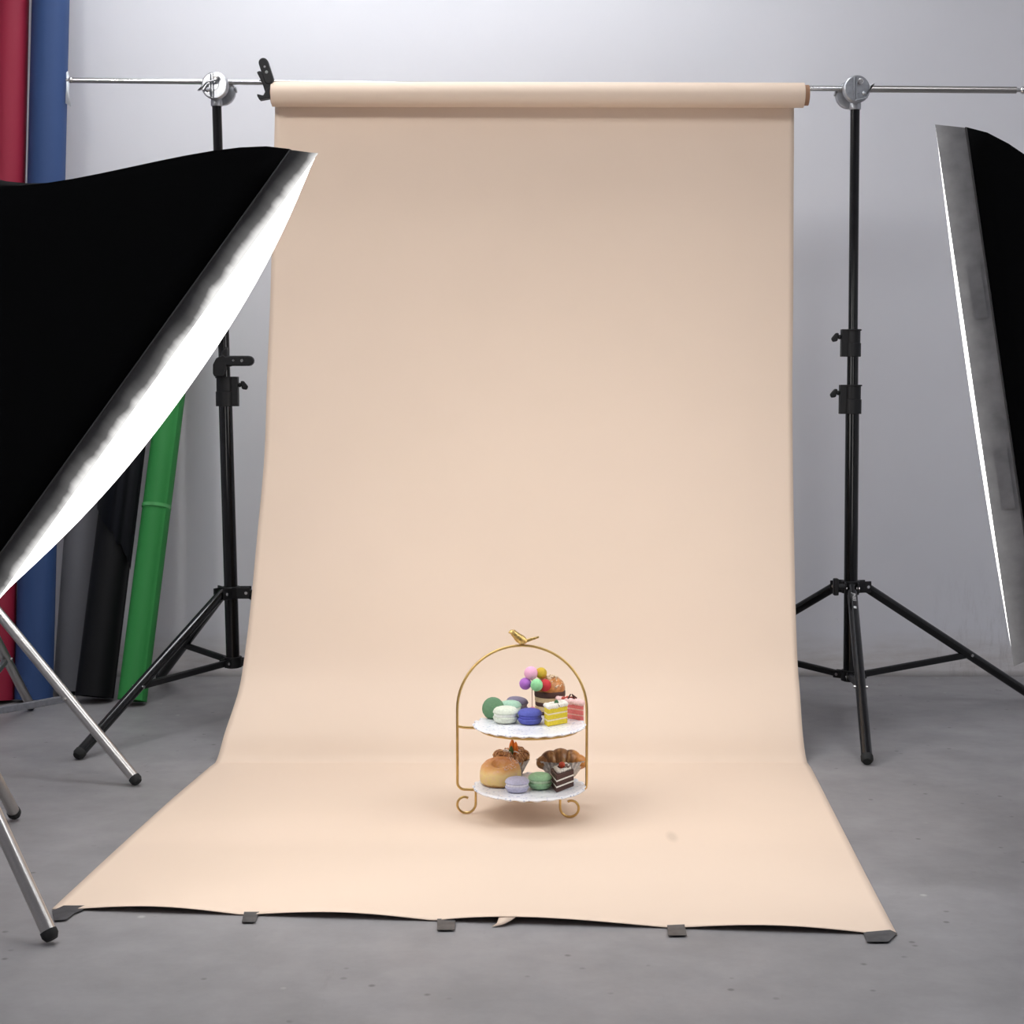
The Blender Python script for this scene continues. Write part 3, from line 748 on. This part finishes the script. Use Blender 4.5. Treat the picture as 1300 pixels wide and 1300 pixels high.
# ------------------------------------------------------------------ sweets
def food(name, c, rough=.6, var=.1, sc=250, bump=.15): return mat(name, c, rough, 0, var, sc, bump, .0008, spec=.4)
def macaron(label, c, r, h, col, fill, M=None, flat=0):
    """c = underside centre on the plate, r radius, h total height"""
    t = T('macaron', label, 'macaron', c, 'macarons on the cake stand')
    M = (Matrix.Translation(c) @ M) if M else Matrix.Translation(c)
    cm = food('macaron shell ' + label[:18], col); fm = food('macaron cream ' + label[:18], fill)
    def ruff(a, q, z): return q * (1 + .012 * math.sin(37 * a) + .008 * math.sin(23 * a + 1)) if abs(q - r) < r * .06 else q
    hs = h * .40
    lo = [(.001, 0), (r * .55, 0), (r * .8, hs * .10), (r * .94, hs * .36), (r * .97, hs * .62), (r, hs * .70), (r * 1.02, hs * .86), (r * .97, hs), (r * .5, hs)]
    t.part('shell', MB().lathe(lo + [(.001, hs)], 40, M, ruff, False, False), cm)
    t.part('shell', MB().lathe([(q, h - z) for q, z in [(.001, 0), (r * .3, hs * .02), (r * .55, hs * .08), (r * .8, hs * .24), (r * .94, hs * .48)] + lo[4:]] + [(.001, h - hs)], 40, M, ruff, False, False), cm)
    t.part('filling', MB().lathe([(.001, hs * .98), (r * .9, hs * .98), (r * .95, h / 2), (r * .9, h - hs * .98), (.001, h - hs * .98)], 36, M, None, False, False), fm, label='cream filling')
    return t
sU = lambda px, py: plane(px, py, UPZ + .0006)
sL = lambda px, py: plane(px, py, LOZ + .0006)
K = 1 / 640.0
macaron('white macaron in front of the tilted green one', sU(642, 917), 16.3 * K, 21 * K, (.72, .76, .64), (.85, .86, .80))
macaron('blue violet macaron at the front of the upper plate', sU(672.8, 918.5), 15.6 * K, 19.5 * K, (.085, .10, .42), (.10, .11, .50))
macaron('pale mint macaron mostly hidden behind the white one', sU(648, 907.5), 14.5 * K, 19 * K, (.42, .66, .50), (.72, .80, .74))
macaron('grey-lavender macaron at the back of the upper plate', sU(655.5, 903), 14.5 * K, 19.5 * K, (.24, .215, .31), (.40, .37, .46), Matrix.Rotation(math.radians(6), 4, 'Y'))
# the green one stands on edge and leans on its neighbours
gm = Matrix.Translation((0, 0, 13.6 * K)) @ Matrix.Rotation(math.radians(-18), 4, 'Y') @ Matrix.Rotation(math.radians(62), 4, 'X') @ Matrix.Translation((0, 0, -9 * K))
macaron('dark green macaron tilted on its edge at the left of the upper plate', sU(626, 912), 14.2 * K, 16 * K, (.13, .27, .14), (.19, .40, .20), gm)
macaron('lavender-white macaron at the front of the lower plate', sL(656.5, 1004.5), 15.2 * K, 18.5 * K, (.52, .51, .66), (.80, .78, .84))
macaron('light green macaron between the lavender macaron and the chocolate cake', sL(685.5, 1000.5), 15.0 * K, 20 * K, (.38, .66, .38), (.62, .80, .56))

# round layered chocolate cake
c = sU(698, 905); r = 20.3 * K
t = T('round_cake', 'round chocolate layer cake with a nut-sprinkled golden top', 'cake', c)
z = c.z; CH = food('chocolate sponge', (.075, .033, .026)); CRM = food('vanilla sponge', (.68, .52, .30))
Mx = Matrix.Translation((c.x, c.y, 0))
def layer(nm, z0, z1, rr_, mm, lab=None):
    t.part(nm, MB().lathe([(.001, z0), (rr_ * .97, z0), (rr_, z0 + (z1 - z0) * .2), (rr_, z0 + (z1 - z0) * .8), (rr_ * .97, z1), (.001, z1)], 40, Mx, None, False, False), mm, label=lab)
zz = [0, 4, 10, 16.5, 24, 31]
layer('chocolate_layer', z, z + 4.5 * K, r * .98, CH); layer('cream_layer', z + 4.5 * K, z + 11 * K, r * .98, CRM); layer('chocolate_layer', z + 11 * K, z + 16.5 * K, r * .96, CH)
layer('cream_layer', z + 16.5 * K, z + 23 * K, r * .99, CRM); layer('chocolate_layer', z + 23 * K, z + 31 * K, r * 1.02, CH)
zt_ = z + 31 * K
GLZ = food('caramel glaze', (.50, .20, .055), .35, .4, 120)
t.part('glazed_top', MB().lathe([(r * 1.0, zt_), (r * .98, zt_ + 5 * K), (r * .85, zt_ + 11 * K), (r * .62, zt_ + 15.5 * K), (r * .35, zt_ + 17 * K), (.001, zt_ + 16.5 * K)], 40, Mx, lambda a, q, z_: q * (1 + .03 * math.sin(7 * a)), True, False), GLZ, label='golden caramel dome')
nut = MB(); rnd = random.Random(7)
for i in range(110):
    a = rnd.uniform(0, 2 * PI); f = math.sqrt(rnd.random()) * .95; rr_ = r * f
    zz_ = zt_ + (17.6 - 13 * max(0, f - .35) ** 1.4 / .53) * K + .0008
    nut.box((c.x + rr_ * math.cos(a), c.y + rr_ * math.sin(a), zz_ + .0006), (rnd.uniform(.003, .0065), .0024, .0022), Matrix.Rotation(rnd.uniform(0, PI), 3, 'Z') @ Matrix.Rotation(rnd.uniform(-.6, .6), 3, 'Y'))
o = t.part('chopped_nuts', nut, food('chopped nuts', (.78, .62, .44)), smooth=0); o['kind'] = 'stuff'

# slices
def slice_cake(name, label, corners, h, n_sp, sponge, cream, frost_h, frost, tcream=.14, fs=.9):
    """corners: footprint polygon on the plate"""
    c0 = sum(corners, V()) / len(corners)
    t = T(name, label, 'cake slice', V((c0.x, c0.y, c0.z)), 'cake slices on the cake stand')
    tc = h * tcream / (n_sp - 1) if n_sp > 1 else 0; ts = (h - tc * (n_sp - 1)) / n_sp; z = c0.z
    flat = lambda z_, s=1.0: [V((c0.x + (p.x - c0.x) * s, c0.y + (p.y - c0.y) * s, z_)) for p in corners]
    for i in range(n_sp):
        t.part('sponge', MB().prism(flat(z), (0, 0, ts)), sponge, bevel=.0008); z += ts
        if i < n_sp - 1:
            t.part('cream_layer', MB().prism(flat(z, .997), (0, 0, tc)), cream, smooth=0); z += tc
    fr_ = MB(); n = len(corners); rnd = random.Random(len(label))
    edge = []
    for i in range(n):
        a, b_ = flat(z, fs * .95)[i], flat(z, fs * .95)[(i + 1) % n]
        L_ = (b_ - a).length; k = max(2, int(L_ / .0065))
        for q in range(k): edge.append(a.lerp(b_, q / k))
    fr_.prism(flat(z, fs), (0, 0, frost_h * .5))
    for p in edge: fr_.sphere(p + V((0, 0, frost_h * .45)), frost_h * rnd.uniform(.62, .85), (1, 1, .9), n=10, m=7)
    t.part('whipped_cream', fr_, frost, label='piped cream on top')
    return t, c0, z + frost_h * .5
YEL = food('yellow sponge', (.78, .60, .035)); CRW = food('white cream', (.86, .82, .74), .5); PNK = food('pink sponge', (.80, .20, .20)); PCR = food('pink cream', (.85, .47, .42))
a, b_, d_ = sU(695.5, 922.5), sU(720.5, 917.8), sU(690.8, 919.3)
d_ = a + (d_ - a) * 1.0
t, c0, zt_ = slice_cake('cake_slice', 'yellow cake slice with white cream and a green leaf on top', [a, b_, b_ + (d_ - a), d_], 22.5 * K, 3, YEL, food('pale cream', (.87, .76, .50)), 4.8 * K, CRW, tcream=.16)
lf_ = MB().sphere((c0.x + .001, c0.y - .001, zt_ + .004), .0062, (.7, .5, 1), n=12, m=8)
t.part('leaf', lf_, food('green leaf', (.06, .16, .07)))
fl = MB()
for k in range(5): fl.sphere(V((c0.x - .004, c0.y - .0155, zt_ + .001)) + V((.0026 * math.cos(k * 1.257), -.0005, .0026 * math.sin(k * 1.257))), .0017, n=8, m=6)
t.part('flower', fl, food('white sugar flower', (.9, .88, .84)))
t.part('flower_centre', MB().sphere((c0.x - .004, c0.y - .0172, zt_ + .001), .0013, n=8, m=6), food('yellow centre', (.55, .5, .05)))
seed = MB()
for (dx, dz) in ((-.010, 0), (.004, .001), (.006, -.001)): seed.sphere((c0.x + dx, c0.y - .0155, zt_ + dz + .001), .0014, n=8, m=6)
t.part('chocolate_chips', seed, CH)
a, b_ = sU(709, 910.5), sU(741, 915.5); w_ = V((-.005, .019, 0))
t, c0, zt_ = slice_cake('cake_slice', 'pink layered cake slice with red fruit on top, right of the yellow one', [a, b_, b_ + w_, a + w_], 20.5 * K, 3, PNK, PCR, 6 * K, food('pink whipped cream', (.86, .58, .56)), tcream=.14)
fr = MB()
for k, (dx, dy) in enumerate(((-.012, 0), (-.004, .004), (.003, -.002), (.008, .004))): fr.sphere((c0.x + dx, c0.y + dy, zt_ + .004), .0052, (1, .8, .9), n=10, m=8)
t.part('red_fruit', fr, food('red fruit', (.48, .07, .045), .35))
ch = MB()
for (dx, ag) in ((-.001, .5), (.007, -.5), (.010, -.9)): ch.box((c0.x + dx, c0.y - .004, zt_ + .009), (.002, .006, .011), Matrix.Rotation(ag, 3, 'Y'))
t.part('chocolate_shavings', ch, CH, smooth=0)
a, b_, d_ = sL(706.5, 1006.5), sL(728.4, 998), sL(698.8, 996.5)
t, c0, zt_ = slice_cake('cake_slice', 'dark chocolate cake wedge with white cream lines and a red cherry', [a, b_, b_ + (d_ - a) * .9, d_], 21.5 * K, 3, CH, CRW, 4.0 * K, CRW, tcream=.17, fs=.62)
t.part('cherry', MB().sphere((c0.x - .001, c0.y - .002, zt_ + .006), .0068, n=16, m=10), food('red cherry', (.55, .07, .03), .25))
cr = MB(); rnd = random.Random(3)
for i in range(14):
    cr.box((c0.x + rnd.uniform(-.015, .015), c0.y + rnd.uniform(-.012, .012), zt_ + .0035), (.0045, .0018, .0018), Matrix.Rotation(rnd.uniform(0, PI), 3, 'Z') @ Matrix.Rotation(rnd.uniform(-.7, .7), 3, 'Y'))
t.part('chocolate_crumbs', cr, CH, smooth=0)

# balloon pick and the little dessert it stands in
cb_ = sU(676, 908)
t = T('mousse_dessert', 'tiny dark dessert with a pink top behind the blue macaron', 'dessert', cb_)
t.part('base', MB().lathe([(.008, 0), (.0095, .002), (.0095, .012), (.001, .0125)], 24, Matrix.Translation(cb_)), food('dark berry', (.10, .02, .03), .4))
t.part('topping', MB().sphere(cb_ + V((0, 0, .0135)), .0058, (1, 1, .75), n=16, m=8), food('pink jelly', (.75, .22, .30), .3))
sb = cb_ + V((-.0008, -.0005, .0165)); Yb = sb.y
t = T('balloon_pick', 'thin pick with five coloured balloon balls, left of the round cake', 'cake topper', sb)
t.part('stick', MB().tube([sb, V((sb.x, Yb, at(676, 862, Yb).z))], .0009, 8), food('pinkish wood stick', (.55, .36, .28)))
for (px, py, rp_, dy, col, lab) in ((674, 854.5, 9.0, .004, (.90, .47, .66), 'pink ball'), (687, 854.5, 7.6, .010, (.62, .43, .04), 'mustard yellow ball'),
                                   (667, 868, 8.0, .002, (.47, .17, .62), 'purple ball'), (681.3, 869.6, 8.2, -.012, (.34, .76, .38), 'light green ball'), (692, 870, 8.0, -.004, (.60, .04, .05), 'red ball')):
    p = at(px, py, Yb + dy); t.part('ball', MB().sphere(p, rp_ * K, n=24, m=16, nz=.02, fr=300), food(lab + ' foam', col, .75, .08, 500), label=lab)

# ring bun
c = sL(635, 995); r = 27 * K
t = T('ring_bun', 'plump ring bun, golden brown above and pale below, at the lower left', 'bun', c)
def bun_mat():
    t_ = NT('baked dough'); sp = t_.n('ShaderNodeSeparateXYZ'); co = t_.coord('Object'); t_.l(co, sp.inputs[0])
    f = t_.math('ADD', sp.outputs[2], t_.math('MULTIPLY', t_.math('SUBTRACT', t_.noise(co, 60, 4), .5), .010))
    cc = t_.ramp(t_.math('MULTIPLY', f, 1 / .05), [(.05, (.50, .25, .06)), (.14, (.78, .55, .20)), (.50, (.86, .64, .28)), (.72, (.78, .40, .13)), (.95, (.72, .30, .10))])
    cc = t_.mix(t_.ramp(t_.noise(co, 110, 4, .7), [(.5, 0.0), (.75, .8)]), cc, (.80, .47, .34))
    t_.l(cc, t_.b.inputs['Base Color']); t_.b.inputs['Roughness'].default_value = .5; t_.bump(t_.noise(co, 400, 3), .2, .001); return t_.m
hB = 28.5 * K
tb = MB(); ring = []
for i in range(15):
    a_ = 2 * PI * i / 14
    ring.append((r * .57 + r * .43 * (abs(math.cos(a_)) ** .8) * (1 if math.cos(a_) > 0 else -1) * 1.0, hB * .5 + hB * .5 * (abs(math.sin(a_)) ** .75) * (1 if math.sin(a_) > 0 else -1)))
# dough ring; the hole is shallow, its rear rises
prof = [(r * .5, 0), (r * .85, .0006), (r * .97, hB * .12), (r, hB * .32), (r * .99, hB * .58), (r * .93, hB * .8), (r * .78, hB * .95), (r * .6, hB), (r * .42, hB * .95), (r * .3, hB * .8), (r * .22, hB * .62), (.001, hB * .55)]
tb.lathe(prof, 48, Matrix.Translation(c), lambda a, q, z_: (q * (1 + .02 * math.sin(3 * a + 1)), z_ * (1 + .14 * math.sin(a + .2) * (z_ / hB))), True, False)
t.part('dough', tb, bun_mat(), label='golden bun dough')
sg = MB(); rnd = random.Random(5)
for i in range(60):
    a_ = rnd.uniform(-1.3, .9); f = rnd.uniform(.5, .9)
    sg.sphere(c + V((r * f * math.cos(a_), r * f * math.sin(a_), hB * (.99 - .25 * max(0, f - .65)) * (1 + .14 * math.sin(a_ + .2)))), .0011, n=6, m=4)
o = t.part('sugar_grains', sg, food('pinkish sugar', (.85, .62, .52))); o['kind'] = 'stuff'

def foil_cup(t, c, r0, r1, h, n=26, ry=1.0, rotz=0):
    def rf(a, q, z_): return q * (1 + .05 * (1 if int(a / (2 * PI) * n * 2) % 2 else -1) * min(1, z_ / h + .2)), z_
    M = Matrix.Translation(c) @ Matrix.Rotation(rotz, 4, 'Z') @ Matrix.Diagonal((1, ry, 1, 1))
    return t.part('foil_cup', MB().lathe([(.001, 0), (r0, 0), (r0 * .6 + r1 * .4, h * .4), (r1, h), (r1 * .985, h), (r0 * .6 + r1 * .38, h * .41), (r0 * .97, .001), (.001, .001)], n * 4, M, rf, False, False), FOIL, smooth=20, label='crimped silver foil cup')
# rosette pastry in a foil cup
c = sL(648.5, 982)
t = T('rosette_pastry', 'swirled brown pastry with orange fruit and a leaf behind the ring bun', 'pastry', c)
foil_cup(t, c, 15 * K, 24.5 * K, 20 * K)
BR = NT('baked pastry'); co = BR.coord('Object')
BR.l(BR.ramp(BR.noise(co, 150, 4, .6), [(.32, (.16, .055, .022)), (.5, (.45, .20, .07)), (.66, (.70, .42, .18))]), BR.b.inputs['Base Color']); BR.b.inputs['Roughness'].default_value = .4
BR = BR.m
pm = MB()
for k in range(7):
    a_ = 2 * PI * k / 7; p = c + V((16.5 * K * math.cos(a_), 16.5 * K * math.sin(a_), 23 * K + 2 * K * math.sin(a_ * 2)))
    rt = Matrix.Rotation(a_, 3, 'Z') @ Matrix.Rotation(.5, 3, 'Y')
    pm.sphere(p, 8.4 * K, (1.05, .82, 1.0), rt, 14, 10, .12, 300)
    for j in range(3):
        pm.tube([p + rt @ V((8.3 * K * math.sin(q) * 1.0, (j - 1) * 3.4 * K, 8.3 * K * math.cos(q))) for q in [-.9 + .3 * w for w in range(7)]], .0013, 8)
pm.sphere(c + V((0, 0, 17 * K)), 14 * K, (1, 1, .6), n=18, m=10)
t.part('swirled_dough', pm, BR)
ic = MB()
for k in range(6):
    a_ = 2 * PI * k / 6 + .3; ic.tube([c + V((q * K * math.cos(a_), q * K * math.sin(a_), (27 + 4 * math.sin(q * .18)) * K)) for q in (4, 8, 12, 16)], .0013, 8)
t.part('icing', ic, food('white icing', (.80, .70, .62), .35))
ORG = food('orange fruit', (.80, .19, .015), .35, .25, 90)
def petal(base, tip, w, th):
    d = tip - base; s = V((1, 0, 0)); m_ = MB(); rg = []
    for i in range(9):
        q = i / 8; ww = w * (math.sin(PI * min(1, .18 + q * .82)) ** .8) * (1 if q < .98 else .1)
        rg.append([base + d * q + V((ww * math.cos(2 * PI * k / 12), th * math.sin(2 * PI * k / 12) * math.sin(PI * min(1, .2 + .8 * q)), 0)) for k in range(12)])
    return m_.loft(rg)
t.part('orange_segment', petal(c + V((.003, 0, 27 * K)), c + V((.003, .001, 47 * K)), 4.2 * K, .004), ORG, label='orange fruit petal')
t.part('orange_segment', petal(c + V((.0095, -.003, 25 * K)), c + V((.0105, -.002, 44 * K)), 3.6 * K, .004), ORG, label='orange fruit petal')
t.part('leaf', petal(c + V((.000, -.007, 25 * K)), c + V((.001, -.007, 39 * K)), 3.2 * K, .003), food('dark green leaf', (.07, .13, .03), .4))
# croissant in a foil cup
c = sL(713, 985)
t = T('croissant', 'ridged brown croissant in an oval foil cup at the right of the lower plate', 'croissant', c)
foil_cup(t, c, 18 * K, 32.5 * K, 22 * K, 30, .62)
CRO = NT('croissant crust'); co = CRO.coord('Object'); sp = CRO.n('ShaderNodeSeparateXYZ'); CRO.l(co, sp.inputs[0])
base = CRO.ramp(CRO.noise(CRO.coord('Object', (2.0, 1, .5)), 60, 4, .6), [(.3, (.10, .035, .012)), (.5, (.30, .13, .038)), (.68, (.58, .34, .13))])
CRO.l(CRO.mix(CRO.ramp(sp.outputs[0], [(.02, 0.0), (.034, .75)]), base, (.74, .30, .06)), CRO.b.inputs['Base Color'])
CRO.b.inputs['Roughness'].default_value = .38; CRO.bump(CRO.noise(co, 300, 3), .3, .001)
pts = []; rad = []; N = 84
for i in range(N + 1):
    q = i / N; a_ = PI * (1 - q); x = 26.5 * K * math.cos(a_)
    y = -.012 + .016 * math.sin(a_); zc_ = (14 + 6.5 * math.sin(a_) ** .8) * K
    seg = (q * 5 + .1) % 1
    rr_ = (4.5 + 11.0 * max(0, math.sin(a_)) ** .7) * K * (.86 + .17 * math.sin(PI * seg) ** .7)
    pts.append(c + V((x, y, zc_))); rad.append(max(.002, rr_))
t.part('crust', MB().tube(pts, rad, 24), CRO.m, smooth=60)

# ------------------------------------------------------------------ world and view
w = bpy.data.worlds.new('studio air'); scn.world = w; w.use_nodes = True
w.node_tree.nodes['Background'].inputs[0].default_value = (.5, .52, .55, 1); w.node_tree.nodes['Background'].inputs[1].default_value = .05
vs = scn.view_settings
vs.view_transform = 'Standard'; vs.look = 'None'; vs.gamma = 1; vs.use_curve_mapping = False; vs.exposure = -0.10
scn.display_settings.display_device = 'sRGB'
